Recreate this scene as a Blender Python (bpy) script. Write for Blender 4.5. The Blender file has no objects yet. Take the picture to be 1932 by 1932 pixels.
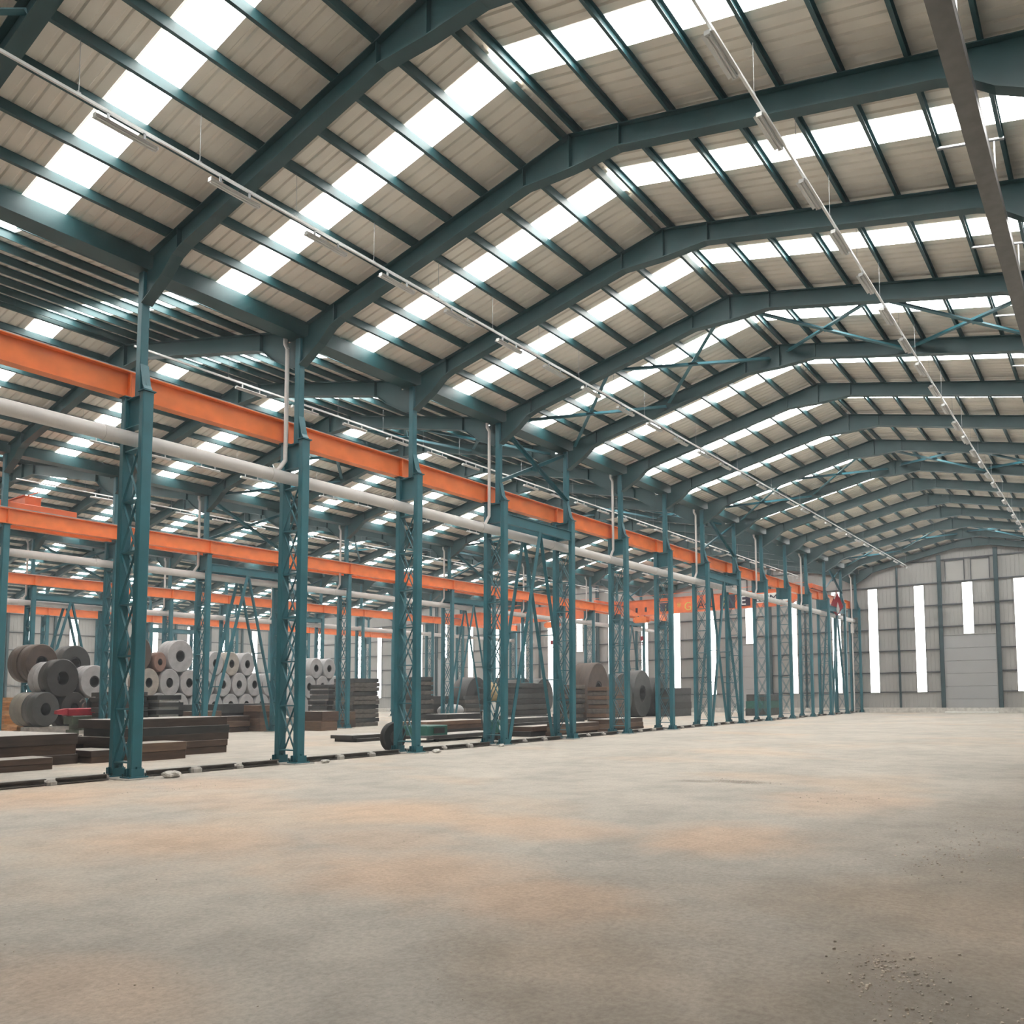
import bpy, math, random
from mathutils import Vector, Matrix
random.seed(7)
S = bpy.context.scene
COL = S.collection
ORD = ['zeroth','first','second','third','fourth','fifth','sixth','seventh','eighth','ninth','tenth','eleventh','twelfth',
       'thirteenth','fourteenth','fifteenth','sixteenth','seventeenth','eighteenth','nineteenth','twentieth']
def ordw(n):
    if n <= 20: return ORD[n]
    return {2:'twenty',3:'thirty',4:'forty',5:'fifty',6:'sixty'}[n//10] + '-' + ORD[n%10] if n%10 else {3:'thirtieth',4:'fortieth',5:'fiftieth',6:'sixtieth'}[n//10]

# ------------------------------------------------------------------ materials
MATS = {}
def mat(name, col, rough=.5, metal=0., var=0., scale=4., bump=0., bscale=40., spec=.5, col2=None, stretch=None, emit=None, estr=0., dust=0.):
    m = bpy.data.materials.new(name); m.use_nodes = True
    nt = m.node_tree; b = nt.nodes['Principled BSDF']
    b.inputs['Base Color'].default_value = (*col, 1)
    b.inputs['Roughness'].default_value = rough
    b.inputs['Metallic'].default_value = metal
    b.inputs['Specular IOR Level'].default_value = spec
    if emit:
        b.inputs['Emission Color'].default_value = (*emit, 1)
        b.inputs['Emission Strength'].default_value = estr
    if var or col2:
        tc = nt.nodes.new('ShaderNodeTexCoord'); mp = nt.nodes.new('ShaderNodeMapping')
        nt.links.new(tc.outputs['Object'], mp.inputs[0])
        if stretch: mp.inputs['Scale'].default_value = stretch
        nz = nt.nodes.new('ShaderNodeTexNoise'); nz.inputs['Scale'].default_value = scale; nz.inputs['Detail'].default_value = 5
        nt.links.new(mp.outputs[0], nz.inputs['Vector'])
        rp = nt.nodes.new('ShaderNodeValToRGB')
        c2 = col2 if col2 else tuple(max(0, c*(1-var)) for c in col)
        c1 = col if col2 else tuple(min(1, c*(1+var)) for c in col)
        rp.color_ramp.elements[0].position = .35; rp.color_ramp.elements[0].color = (*c2, 1)
        rp.color_ramp.elements[1].position = .65; rp.color_ramp.elements[1].color = (*c1, 1)
        nt.links.new(nz.outputs[0], rp.inputs[0]); nt.links.new(rp.outputs[0], b.inputs['Base Color'])
        if bump:
            n2 = nt.nodes.new('ShaderNodeTexNoise'); n2.inputs['Scale'].default_value = bscale
            nt.links.new(mp.outputs[0], n2.inputs['Vector'])
            bp = nt.nodes.new('ShaderNodeBump'); bp.inputs['Strength'].default_value = bump; bp.inputs['Distance'].default_value = .02
            nt.links.new(n2.outputs[0], bp.inputs['Height']); nt.links.new(bp.outputs[0], b.inputs['Normal'])
    if dust:
        ge = nt.nodes.new('ShaderNodeNewGeometry'); sx = nt.nodes.new('ShaderNodeSeparateXYZ'); nt.links.new(ge.outputs['True Normal'], sx.inputs[0])
        mr = nt.nodes.new('ShaderNodeMapRange'); mr.inputs[1].default_value = .9; mr.inputs[2].default_value = .99; mr.inputs[4].default_value = dust
        nt.links.new(sx.outputs[2], mr.inputs[0])
        mx = nt.nodes.new('ShaderNodeMix'); mx.data_type = 'RGBA'; nt.links.new(mr.outputs[0], mx.inputs[0])
        old = b.inputs['Base Color'].links
        if old: nt.links.new(old[0].from_socket, mx.inputs[6])
        else: mx.inputs[6].default_value = (*col,1)
        mx.inputs[7].default_value = (.50,.475,.44,1); nt.links.new(mx.outputs[2], b.inputs['Base Color'])
    MATS[name] = m
    return m
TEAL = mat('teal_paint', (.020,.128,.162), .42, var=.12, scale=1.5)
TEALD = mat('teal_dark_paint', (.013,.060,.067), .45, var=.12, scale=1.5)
ORANGE = mat('orange_paint', (.82,.205,.040), .42, var=.10, scale=2.)
ORANGE2 = mat('crane_orange', (.80,.17,.05), .45, var=.15, scale=1.2)
ROOF = mat('roof_sheet', (.80,.75,.665), .55, var=.06, scale=.8)
CLAD = mat('wall_cladding', (.36,.355,.34), .55, var=.05, scale=.5)
POST = mat('post_grey_teal', (.042,.082,.095), .5, var=.1)
GIRT = mat('girt_steel', (.075,.08,.088), .5, var=.1)
PIPE = mat('pipe_white', (.66,.63,.61), .4, var=.06, scale=2.)
WHITE = mat('white_metal', (.74,.75,.74), .35, var=.04)
GALV = mat('galvanised', (.34,.35,.36), .4, metal=.35, var=.12, scale=3.)
TRAYD = mat('tray_grey', (.17,.165,.16), .5, var=.1)
DARK = mat('dark_steel', (.026,.025,.024), .38, dust=.75, var=.25, scale=3.)
DARKG = mat('dark_grey_steel', (.052,.052,.050), .42, dust=.75, var=.25, scale=3.)
DBROWN = mat('dark_brown_steel', (.042,.026,.019), .42, dust=.8, var=.3, scale=2., stretch=(1,1,6))
BROWN = mat('brown_steel', (.070,.040,.026), .45, dust=.75, var=.3, scale=2., stretch=(1,1,6))
BROWN2 = mat('tan_brown_steel', (.135,.082,.052), .5, dust=.75, var=.2, scale=2., stretch=(1,1,6))
GREYB = mat('grey_brown_steel', (.12,.105,.092), .5, dust=.75, var=.25, scale=4.)
WOOD = mat('timber', (.52,.235,.085), .6, var=.35, scale=3., stretch=(.6,.6,9))
WOOD2 = mat('timber_pale', (.62,.34,.16), .6, var=.2, scale=3., stretch=(.6,.6,6))
RED = mat('red_paint', (.36,.02,.035), .4, var=.15)
GREENM = mat('olive_green', (.075,.095,.062), .5, var=.2)
GREEN = mat('machine_green', (.02,.12,.095), .4, var=.15)
COILB = mat('coil_black', (.035,.034,.032), .42, var=.2, scale=2., stretch=(6,1,1))
COILBR = mat('coil_brown', (.085,.060,.045), .5, var=.2, scale=2., stretch=(6,1,1))
COILG = mat('coil_grey', (.062,.064,.061), .45, var=.15, scale=2., stretch=(6,1,1))
COILO = mat('coil_olive', (.23,.215,.18), .55, var=.12, scale=2.)
WRAP = mat('coil_wrap', (.37,.37,.375), .5, var=.12, scale=3., bump=.25, bscale=9.)
WRAPT = mat('coil_wrap_tan', (.36,.33,.29), .55, var=.15, scale=3., bump=.25, bscale=9.)
WRAPR = mat('coil_rust', (.24,.14,.11), .55, var=.15, scale=3.)
CORE = mat('coil_core', (.03,.03,.03), .6, var=.2)
RUB = mat('rubber', (.018,.018,.018), .7, var=.2)
SACK = mat('sack', (.42,.33,.20), .8, var=.2, scale=6.)
PAPER = mat('paper', (.66,.65,.62), .7, var=.1, scale=12.)
KCH = mat('channel_steel', (.10,.09,.08), .6, var=.3)
CONC = mat('kerb_concrete', (.36,.34,.31), .85, var=.2, scale=5., bump=.4, bscale=30.)
CONCL = mat('pale_concrete', (.55,.53,.49), .85, var=.15, scale=5., bump=.4, bscale=30.)
DOORM = mat('door_panel', (.37,.375,.38), .5, var=.03, scale=1.)
INK = mat('sign_dark', (.018,.012,.035), .5, var=.1)
INKY = mat('sign_yellow', (.75,.55,.10), .5, var=.1)
INKW = mat('sign_white', (.78,.77,.74), .5, var=.05)
STONE = mat('grit', (.62,.55,.47), .9, var=.25, scale=9.)
SKY = mat('skylight_glow', (.8,.85,.9), .4, emit=(1.0,.985,.95), estr=14.0)
WIN = mat('window_glow', (.8,.85,.9), .4, emit=(1.0,1.0,.98), estr=4.0)
TUBE = mat('tube_unlit', (.72,.72,.70), .3, var=.02)

def floor_material():
    m = bpy.data.materials.new('floor_concrete'); m.use_nodes = True
    nt = m.node_tree; N = nt.nodes; L = nt.links; b = N['Principled BSDF']
    b.inputs['Roughness'].default_value = .82; b.inputs['Specular IOR Level'].default_value = .25
    tc = N.new('ShaderNodeTexCoord')
    def noise(scale, det=6, rough=.6, st=None):
        n = N.new('ShaderNodeTexNoise'); n.inputs['Scale'].default_value = scale; n.inputs['Detail'].default_value = det; n.inputs['Roughness'].default_value = rough
        if st:
            mp = N.new('ShaderNodeMapping'); mp.inputs['Scale'].default_value = st; L.new(tc.outputs['Object'], mp.inputs[0]); L.new(mp.outputs[0], n.inputs['Vector'])
        else: L.new(tc.outputs['Object'], n.inputs['Vector'])
        return n
    def ramp(src, a, ca, c, cc):
        r = N.new('ShaderNodeValToRGB'); r.color_ramp.elements[0].position = a; r.color_ramp.elements[0].color = (*ca,1)
        r.color_ramp.elements[1].position = c; r.color_ramp.elements[1].color = (*cc,1); L.new(src, r.inputs[0]); return r.outputs[0]
    def mix(f, a, bb, typ='MIX'):
        x = N.new('ShaderNodeMix'); x.data_type = 'RGBA'; x.blend_type = typ
        if isinstance(f, float): x.inputs[0].default_value = f
        else: L.new(f, x.inputs[0])
        for s, i in ((a,6),(bb,7)):
            if isinstance(s, tuple): x.inputs[i].default_value = (*s,1)
            else: L.new(s, x.inputs[i])
        return x.outputs[2]
    base = ramp(noise(.35).outputs[0], .32, (.415,.388,.345), .68, (.555,.512,.45))
    warm = ramp(noise(.16, 4, .5, (1,1.6,1)).outputs[0], .52, (0,0,0), .66, (.42,.42,.42))
    c = mix(warm, base, (.64,.47,.33))
    def patches(lst, wob, kk):
        st = None
        for (x, y, rx, ry, k) in lst:
            mp = N.new('ShaderNodeMapping'); mp.vector_type = 'POINT'
            mp.inputs['Location'].default_value = (-x/rx-wob/2, -y/ry-wob/2, 0); mp.inputs['Scale'].default_value = (1/rx, 1/ry, 0)
            nz = noise(.9, 4); ad = N.new('ShaderNodeVectorMath'); ad.operation = 'MULTIPLY_ADD'
            L.new(tc.outputs['Object'], mp.inputs[0]); L.new(nz.outputs['Color'], ad.inputs[0]); ad.inputs[1].default_value = (wob,wob,0); L.new(mp.outputs[0], ad.inputs[2])
            g = N.new('ShaderNodeTexGradient'); g.gradient_type = 'SPHERICAL'; L.new(ad.outputs[0], g.inputs[0])
            sm = N.new('ShaderNodeMapRange'); sm.interpolation_type = 'SMOOTHSTEP'; sm.inputs[2].default_value = .75; sm.inputs[4].default_value = k*kk; L.new(g.outputs['Fac'], sm.inputs[0])
            if st is None: st = sm.outputs[0]
            else:
                a2 = N.new('ShaderNodeMath'); a2.operation = 'MAXIMUM'; L.new(st, a2.inputs[0]); L.new(sm.outputs[0], a2.inputs[1]); st = a2.outputs[0]
        return st
    # warm orange patches, then brown dirt with the dim right side's shade painted in
    c = mix(patches(WARM_PATCHES, .9, .62), c, (.80,.50,.31))
    c = mix(patches(DIRT_AND_SHADE, .8, .8), c, (.235,.20,.165))
    blot = ramp(noise(1.7, 8, .7).outputs[0], .38, (.86,.86,.86), .56, (1,1,1))
    c = mix(1., c, blot, 'MULTIPLY')
    fine = ramp(noise(22., 8, .75).outputs[0], .36, (.80,.79,.78), .60, (1.04,1.04,1.04))
    c = mix(1., c, fine, 'MULTIPLY')
    spk = N.new('ShaderNodeTexVoronoi'); spk.inputs['Scale'].default_value = 7.; L.new(tc.outputs['Object'], spk.inputs['Vector'])
    sp = ramp(spk.outputs['Distance'], .03, (.6,.57,.55), .06, (1,1,1))
    c = mix(.75, c, mix(1., c, sp, 'MULTIPLY'))
    L.new(c, b.inputs['Base Color'])
    bp = N.new('ShaderNodeBump'); bp.inputs['Strength'].default_value = .35; bp.inputs['Distance'].default_value = .02
    L.new(noise(9., 10, .75).outputs[0], bp.inputs['Height']); L.new(bp.outputs[0], b.inputs['Normal'])
    return m
WARM_PATCHES = [(2.2,-2.6,2.6,2.2,.55),(2.8,.2,2.8,1.6,.5),(8.5,-3.6,3.2,1.3,.45),(9.0,-.7,2.4,1.5,.45),(12.4,-3.5,2.3,1.4,.62),(14.1,-3.6,1.5,1.0,.68),(11.7,-.9,2.2,1.2,.55),(14.3,-.4,1.6,1.4,.65),(14.6,3.4,1.8,2.2,.5),(13.1,-6.6,1.6,.7,.4),(5.5,-1.2,3.0,1.2,.4),(10.6,-2.4,2.2,1.0,.4)]
DIRT_AND_SHADE = [(17.3,-1.0,1.5,3.2,.62),(17.4,-4.4,1.6,1.6,.72),(16.9,3.0,1.3,4.0,.45),(15.9,-5.4,1.5,.8,.55),(17.6,9.0,1.8,6.0,.45),(12.0,5.1,.9,.35,.85),(11.2,4.9,.6,.3,.7),(16.4,-2.6,1.6,1.9,.5),(15.3,-3.6,2.4,2.4,.34),(15.8,.8,1.6,3.0,.3)]
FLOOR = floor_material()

# ------------------------------------------------------------------ mesh helper
class MB:
    def __init__(s): s.v = []; s.f = []; s.sm = []
    def add(s, vs, fs, smooth=False):
        o = len(s.v); s.v += [tuple(v) for v in vs]; s.f += [tuple(i+o for i in f) for f in fs]; s.sm += [smooth]*len(fs); return s
    def box(s, x0, x1, y0, y1, z0, z1):
        return s.add([(x0,y0,z0),(x1,y0,z0),(x1,y1,z0),(x0,y1,z0),(x0,y0,z1),(x1,y0,z1),(x1,y1,z1),(x0,y1,z1)],
                     [(0,3,2,1),(4,5,6,7),(0,1,5,4),(1,2,6,5),(2,3,7,6),(3,0,4,7)])
    def cbox(s, x0, x1, y0, y1, z0, z1, c=.01):     # box with chamfered vertical and top edges
        a = [(x0+c,y0),(x1-c,y0),(x1,y0+c),(x1,y1-c),(x1-c,y1),(x0+c,y1),(x0,y1-c),(x0,y0+c)]
        b = [(x0+c,y0+c),(x1-c,y0+c),(x1-c,y0+c),(x1-c,y1-c),(x1-c,y1-c),(x0+c,y1-c),(x0+c,y1-c),(x0+c,y0+c)]
        b = [(min(max(p[0],x0+c),x1-c), min(max(p[1],y0+c),y1-c)) for p in a]
        vs = [(p[0],p[1],z0) for p in a] + [(p[0],p[1],z1-c) for p in a] + [(x0+c,y0+c,z1),(x1-c,y0+c,z1),(x1-c,y1-c,z1),(x0+c,y1-c,z1)]
        fs = [tuple(reversed(range(8)))] + [(i,(i+1)%8,8+(i+1)%8,8+i) for i in range(8)]
        fs += [(8,9,17,16),(9,10,17),(10,11,18,17),(11,12,18),(12,13,19,18),(13,14,19),(14,15,16,19),(15,8,16),(16,17,18,19)]
        return s.add(vs, fs)
    def bar(s, p, q, w, h, up=(0,0,1)):              # box from p to q, w across, h along up
        p = Vector(p); q = Vector(q); d = (q-p).normalized(); u = Vector(up)
        if abs(d.dot(u)) > .99: u = Vector((0,1,0))
        r = d.cross(u).normalized(); u = r.cross(d)
        a, b = r*(w/2), u*(h/2)
        return s.add([p-a-b,p+a-b,p+a+b,p-a+b,q-a-b,q+a-b,q+a+b,q-a+b],
                     [(0,3,2,1),(4,5,6,7),(0,1,5,4),(1,2,6,5),(2,3,7,6),(3,0,4,7)])
    def angle(s, p, q, w, t=.012, up=(0,0,1)):       # L-section bar
        p = Vector(p); q = Vector(q); d = (q-p).normalized(); u = Vector(up)
        if abs(d.dot(u)) > .99: u = Vector((0,1,0))
        r = d.cross(u).normalized(); u = r.cross(d)
        pr = [(0,0),(w,0),(w,t),(t,t),(t,w),(0,w)]
        vs = [P + r*(a-w/2) + u*(b-w/2) for P in (p,q) for a, b in pr]
        return s.add(vs, [tuple(range(5,-1,-1)), tuple(range(6,12))] + [(i,(i+1)%6,6+(i+1)%6,6+i) for i in range(6)])
    def tube(s, p, q, r, n=12, r2=None, caps=True):
        p = Vector(p); q = Vector(q); d = (q-p).normalized(); u = Vector((0,0,1)) if abs(d.z) < .9 else Vector((1,0,0))
        a = d.cross(u).normalized(); b = d.cross(a); r2 = r if r2 is None else r2
        vs = [p+(a*math.cos(t)+b*math.sin(t))*r for t in [2*math.pi*i/n for i in range(n)]] + [q+(a*math.cos(t)+b*math.sin(t))*r2 for t in [2*math.pi*i/n for i in range(n)]]
        s.add(vs, [(i,n+i,n+(i+1)%n,(i+1)%n) for i in range(n)], True)
        if caps: s.add(vs, [tuple(range(n)), tuple(range(2*n-1,n-1,-1))])
        return s
    def path(s, pts, r, n=10):
        for i in range(len(pts)-1):
            s.tube(pts[i], pts[i+1], r, n)
        return s
    def ext(s, prof, y0, y1, smooth=False):           # XZ profile swept along Y
        n = len(prof)
        vs = [(x,y0,z) for x, z in prof] + [(x,y1,z) for x, z in prof]
        return s.add(vs, [tuple(range(n)), tuple(range(2*n-1,n-1,-1))] + [(i,n+i,n+(i+1)%n,(i+1)%n) for i in range(n)], smooth)
    def strip(s, pts, y0, y1, t):                     # plate following an XZ polyline
        for (a, b) in zip(pts[:-1], pts[1:]):
            d = Vector((b[0]-a[0],0,b[1]-a[1])).normalized(); nn = Vector((-d.z,0,d.x))*t
            A = Vector((a[0],0,a[1])); B = Vector((b[0],0,b[1]))
            q = [A,B,B+nn,A+nn]
            s.add([(p.x,y0,p.z) for p in q]+[(p.x,y1,p.z) for p in q], [(0,1,2,3),(7,6,5,4),(0,4,5,1),(1,5,6,2),(2,6,7,3),(3,7,4,0)])
        return s
    def ring(s, c, r, ri, w, zs=1.0, n=28):           # hollow coil, axis X, stretched by zs in Z
        vs = []; prof = [(-w/2,ri),(-w/2,r-.03),(-w/2+.03,r),(w/2-.03,r),(w/2,r-.03),(w/2,ri)]
        k = len(prof)
        for i in range(n):
            t = 2*math.pi*i/n; cy, cz = math.cos(t), math.sin(t)*zs
            vs += [(c[0]+x, c[1]+rr*cy, c[2]+rr*cz) for x, rr in prof]
        fl = []; fs = []
        for i in range(n):
            j = (i+1)%n
            for a in range(k):
                b = (a+1)%k
                q = (i*k+a, j*k+a, j*k+b, i*k+b)
                (fs if a in (1,2,3,5) else fl).append(q)
        s.add(vs, fs, True); s.add(vs, fl); return s
    def mesh(s, name, m):
        me = bpy.data.meshes.new(name); me.from_pydata(s.v, [], s.f); me.update()
        me.polygons.foreach_set('use_smooth', s.sm)
        me.materials.append(m); return me
    def build(s, name, m, parent=None):
        return link(name, s.mesh(name, m), parent)
def link(name, me, parent=None, loc=None):
    o = bpy.data.objects.new(name, me); COL.objects.link(o)
    if parent: o.parent = parent
    if loc: o.location = loc
    return o
def tag(o, label, cat, group=None, kind=None):
    if label: o['label'] = label
    if cat: o['category'] = cat
    if group: o['group'] = group
    if kind: o['kind'] = kind
    return o
def thing(name, label, cat, loc=(0,0,0), group=None, rz=0.):
    o = bpy.data.objects.new(name, None); COL.objects.link(o); o.location = loc; o.rotation_euler = (0,0,rz)
    o.empty_display_size = .2
    return tag(o, label, cat, group)
def struct(o): o['kind'] = 'structure'; return o
def dup(root, loc, label, group=None, name=None):
    r = root.copy(); COL.objects.link(r); r.location = loc; r['label'] = label
    if group: r['group'] = group
    for ch in list(root.children):
        c = ch.copy(); COL.objects.link(c); c.parent = r
        for g in list(ch.children):
            d = g.copy(); COL.objects.link(d); d.parent = c
    return r
def textmesh(body, size, ext=.01):
    cu = bpy.data.curves.new('lettering', 'FONT'); cu.body = body; cu.size = size; cu.extrude = ext; cu.align_x = 'LEFT'
    o = bpy.data.objects.new('lettering', cu); COL.objects.link(o)
    dg = bpy.context.evaluated_depsgraph_get(); dg.update()
    me = bpy.data.meshes.new_from_object(o.evaluated_get(dg)); bpy.data.objects.remove(o); return me

# ------------------------------------------------------------------ layout of the hall
BAY = 4.0                      # frame spacing along the hall
SPAN = 18.4
V = [-.26 - SPAN*k for k in range(5)]        # column rows (valleys): nearest, second, third, fourth, left wall
XR = [8.94 - SPAN*k for k in range(5)]       # ridges of the bays
YW = 56.4                      # end wall
BAYN = ['empty bay','plate bay','coil bay','fourth bay','outer bay']
ROWN = ['kerb','second','third','fourth']
FIRST = [-1, 1, 2, 4, 6]          # first frame index in view of each bay
def zr(d): return 13.55 - .207*abs(d)

# floor
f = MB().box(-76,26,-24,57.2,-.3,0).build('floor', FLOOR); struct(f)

# ---- walls
def rib_wall_x(name, x0, x1, y, top, pitch=.30):      # cladding in the XZ plane, ribs vertical
    m = MB(); x = x0
    vs = []; fs = []
    k = 0; pts = []
    while x < x1-1e-6:
        for dx, dy in ((0,0),(.24,0),(.255,.010),(.285,.010)):
            if x+dx < x1: pts.append((x+dx, y+dy))
        x += pitch
    pts.append((x1, y))
    for (a, b) in pts: vs += [(a,b,0),(a,b,top(a))]
    for i in range(len(pts)-1): fs.append((2*i,2*i+2,2*i+3,2*i+1))
    m.add(vs, fs); return m.build(name, CLAD)
def roof_top(x):
    if x > V[0]+SPAN: return zr(9.2)+.2+.207*(x-V[0]-SPAN)
    k = min(4, max(0, int(math.floor((V[0]+SPAN-x)/SPAN))))
    return zr(min(9.2,abs(x-XR[k])))+.21
wf = struct(rib_wall_x('wall_far', -74.2, 26, YW+.06, roof_top))
GZ = [1.64,3.2,4.97,6.74,8.48,10.25,12.04]
ENDWIN = [1.14,4.82,8.45,12.1,15.8,-1.95,-5.8,-9.85,-13.6,-17.3,-20.85,-24.7,-28.6,-32.3,-36.0,-39.8,-43.6,-47.6,-51.6,-55.1,-58.6,-62.3,-66.3,-70.2,-73.2]
DOORX = [8.45,-9.85,-28.6,-47.6]
for z in GZ:
    m = MB()
    xs = sorted([w for w in ENDWIN if z < 10.2 and not (w in DOORX and z < 6)])
    if z > 10.2: xs = []
    cuts = [(w-.38,w+.38) for w in xs] + ([(d-1.95,d+1.95) for d in DOORX] if z < 6 else [])
    cuts.sort(); a = -74
    for c0, c1 in cuts:
        if c0 > a: m.box(a,c0,YW-.06,YW+.05,z-.045,z+.045)
        a = max(a, c1)
    if a < 26: m.box(a,26,YW-.06,YW+.05,z-.045,z+.045)
    if z > 11:
        m = MB()
        for k in range(5): m.box(XR[k]-6.3,XR[k]+6.3,YW-.06,YW+.05,z-.045,z+.045)
    m.build('wall_girt', GIRT, wf)
MB().cbox(-74,26,YW-.28,YW+.05,0,.39).build('baseboard_far', CONCL)['kind'] = 'structure'
WN = [0]
def window(x, z0, z1, w=.74, axis='x', y=YW):
    WN[0] += 1
    fr = MB(); pa = MB()
    if axis == 'x':
        pa.box(x-w/2,x+w/2,y-.02,y+.02,z0,z1)
        for a, b in ((x-w/2-.03,x-w/2),(x+w/2,x+w/2+.03)): fr.box(a,b,y-.05,y+.05,z0-.03,z1+.03)
        for a, b in ((z0-.03,z0),(z1,z1+.03)): fr.box(x-w/2,x+w/2,y-.05,y+.05,a,b)
        for z in GZ:
            if z0+.1 < z < z1-.1: fr.box(x-w/2,x+w/2,y-.035,y-.02,z-.012,z+.012)
    else:
        pa.box(y-.02,y+.02,x-w/2,x+w/2,z0,z1)
        for a, b in ((x-w/2-.03,x-w/2),(x+w/2,x+w/2+.03)): fr.box(y-.05,y+.05,a,b,z0-.03,z1+.03)
        for a, b in ((z0-.03,z0),(z1,z1+.03)): fr.box(y-.05,y+.05,x-w/2,x+w/2,a,b)
        for z in GZ:
            if z0+.1 < z < z1-.1: fr.box(y+.02,y+.035,x-w/2,x+w/2,z-.012,z+.012)
    p = struct(pa.build('window_%d' % WN[0], WIN)); fr.build('window_frame', CLAD, p)
for x in ENDWIN:
    if x > 17: continue
    window(x, 6.05 if x in DOORX else 1.62, 10.12)
# sectional doors under the short windows
for i, x in enumerate(DOORX):
    m = MB(); n = 6
    for k in range(n):
        z0 = .10 + k*.985; m.cbox(x-1.9,x+1.9,YW-.16,YW-.02,z0,z0+.965,.02)
    d = struct(m.build('door_%d' % (i+1), DOORM))
    MB().box(x-1.98,x-1.9,YW-.2,YW,0,6.1).box(x+1.9,x+1.98,YW-.2,YW,0,6.1).box(x-1.98,x+1.98,YW-.2,YW,6.02,6.1).build('door_frame', CLAD, d)
    MB().cbox(x-1.9,x+1.9,YW-.55,YW-.16,0,.10).build('door_sill', INKW, d)
    # framed louvre panels high above the door
    if i < 2:
        for xa, xb in ((x-1.6,x-.16),(x+.28,x+1.66)):
            m = MB()
            for a, b in ((xa,xa+.06),(xb-.06,xb)): m.box(a,b,YW-.1,YW+.04,10.30,11.95)
            m.box(xa,xb,YW-.1,YW+.04,11.89,11.98).box(xa,xb,YW-.03,YW+.03,10.30,11.9)
            WN[0] += 1; lp = struct(MB().box(xa+.04,xb-.04,YW-.02,YW+.03,10.30,11.9).build('window_%d' % WN[0], CLAD))
            MB().box(xa,xa+.05,YW-.1,YW+.04,10.30,11.95).box(xb-.05,xb,YW-.1,YW+.04,10.30,11.95).box(xa,xb,YW-.1,YW+.04,11.89,11.96).build('window_frame', GIRT, lp)
# left side wall
m = MB(); vs = []; fs = []; pts = []; y = -24
while y < YW+.1:
    for dy, dx in ((0,0),(.24,0),(.255,-.010),(.285,-.010)): pts.append((-73.95+dx, y+dy))
    y += .3
for a, b in pts: vs += [(a,b,0),(a,b,12.0)]
for i in range(len(pts)-1): fs.append((2*i,2*i+1,2*i+3,2*i+2))
wl = struct(MB().add(vs,fs).build('wall_left', CLAD))
SIDEWIN = [21.8+4*k for k in range(9)]
for z in GZ[:-1]:
    m = MB(); a = -24
    for w in SIDEWIN:
        if z < 10.2: m.box(-73.95,-73.84,a,w-.38,z-.045,z+.045); a = w+.38
    m.box(-73.95,-73.84,a,YW,z-.045,z+.045); m.build('wall_girt', GIRT, wl)
for w in SIDEWIN: window(w, 1.62, 10.12, axis='y', y=-73.9)
# right side: blank wall beyond the frame
struct(MB().box(24,24.2,-24,YW,0,13.2).build('wall_right', CLAD))

struct(MB().box(-74.2,24.2,-24.2,-24,0,13.9).build('wall_back', CLAD))
# ---- ceilings: corrugated sheets, skylight strips cut out between the frames
def sheet(m, xa, za, xb, zb, y0, y1, pitch=.25):
    n = max(1, round((y1-y0)/pitch)); p = (y1-y0)/n; pts = []
    for i in range(n):
        for t, h in ((0,0),(.60,0),(.70,.032),(.90,.032)): pts.append((y0+(i+t)*p, h))
    pts.append((y1,0)); vs = []
    for y, h in pts: vs += [(xa,y,za+h),(xb,y,zb+h)]
    m.add(vs, [(2*i,2*i+1,2*i+3,2*i+2) for i in range(len(pts)-1)])
SKYH = .34
def JS(k, sgn): return (-1 if sgn > 0 else -3) if k == 0 else FIRST[k]-2  # empty bay: unseen strips over and behind the camera added to light near floor
for k in range(5):
    for sgn in (-1,1):
        m = MB(); xa, xb = XR[k]+sgn*9.22, XR[k]+sgn*.10
        za, zb = zr(9.22)+.205, zr(.1)+.205
        y = -24.
        for j in range(JS(k,sgn),14):
            c = 4*j+2.0
            sheet(m, xa, za, xb, zb, y, c-SKYH); y = c+SKYH
        sheet(m, xa, za, xb, zb, y, YW+.1)
        struct(m.build('ceiling', ROOF))
        for j in range(JS(k,sgn),14):
            c = 4*j+2.0; WN[0] += 1
            q = MB().add([(xa,c-SKYH-.02,za+.004),(xb,c-SKYH-.02,zb+.004),(xb,c+SKYH+.02,zb+.004),(xa,c+SKYH+.02,za+.004),
                          (xa,c-SKYH-.02,za+.03),(xb,c-SKYH-.02,zb+.03),(xb,c+SKYH+.02,zb+.03),(xa,c+SKYH+.02,za+.03)],
                         [(0,3,2,1),(4,5,6,7),(0,1,5,4),(1,2,6,5),(2,3,7,6),(3,0,4,7)])
            struct(q.build('window_%d' % WN[0], SKY))
    # ridge capping
    struct(MB().ext([(XR[k]-.35,zr(.35)+.27),(XR[k],zr(0)+.29),(XR[k]+.35,zr(.35)+.27),(XR[k],zr(0)+.31)],-24,YW+.1).build('trim_%d' % (k+1), ROOF))
m = MB(); sheet(m, 18.4, zr(9.0)+.21, 24.2, zr(9.0)+1.35, -24, YW+.1); struct(m.build('ceiling', ROOF))

# ------------------------------------------------------------------ valley gutters
for k in range(5):
    v = V[0]+SPAN if k == 0 else V[k-1]
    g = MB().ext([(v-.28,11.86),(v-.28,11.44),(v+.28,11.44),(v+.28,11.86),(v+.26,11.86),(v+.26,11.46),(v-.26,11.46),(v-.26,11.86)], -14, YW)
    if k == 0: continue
    tag(g.build('valley_gutter', TEALD), 'deep teal box gutter running in the roof valley above the %s column row' % ROWN[k-1], 'gutter', 'valley gutters')

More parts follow.
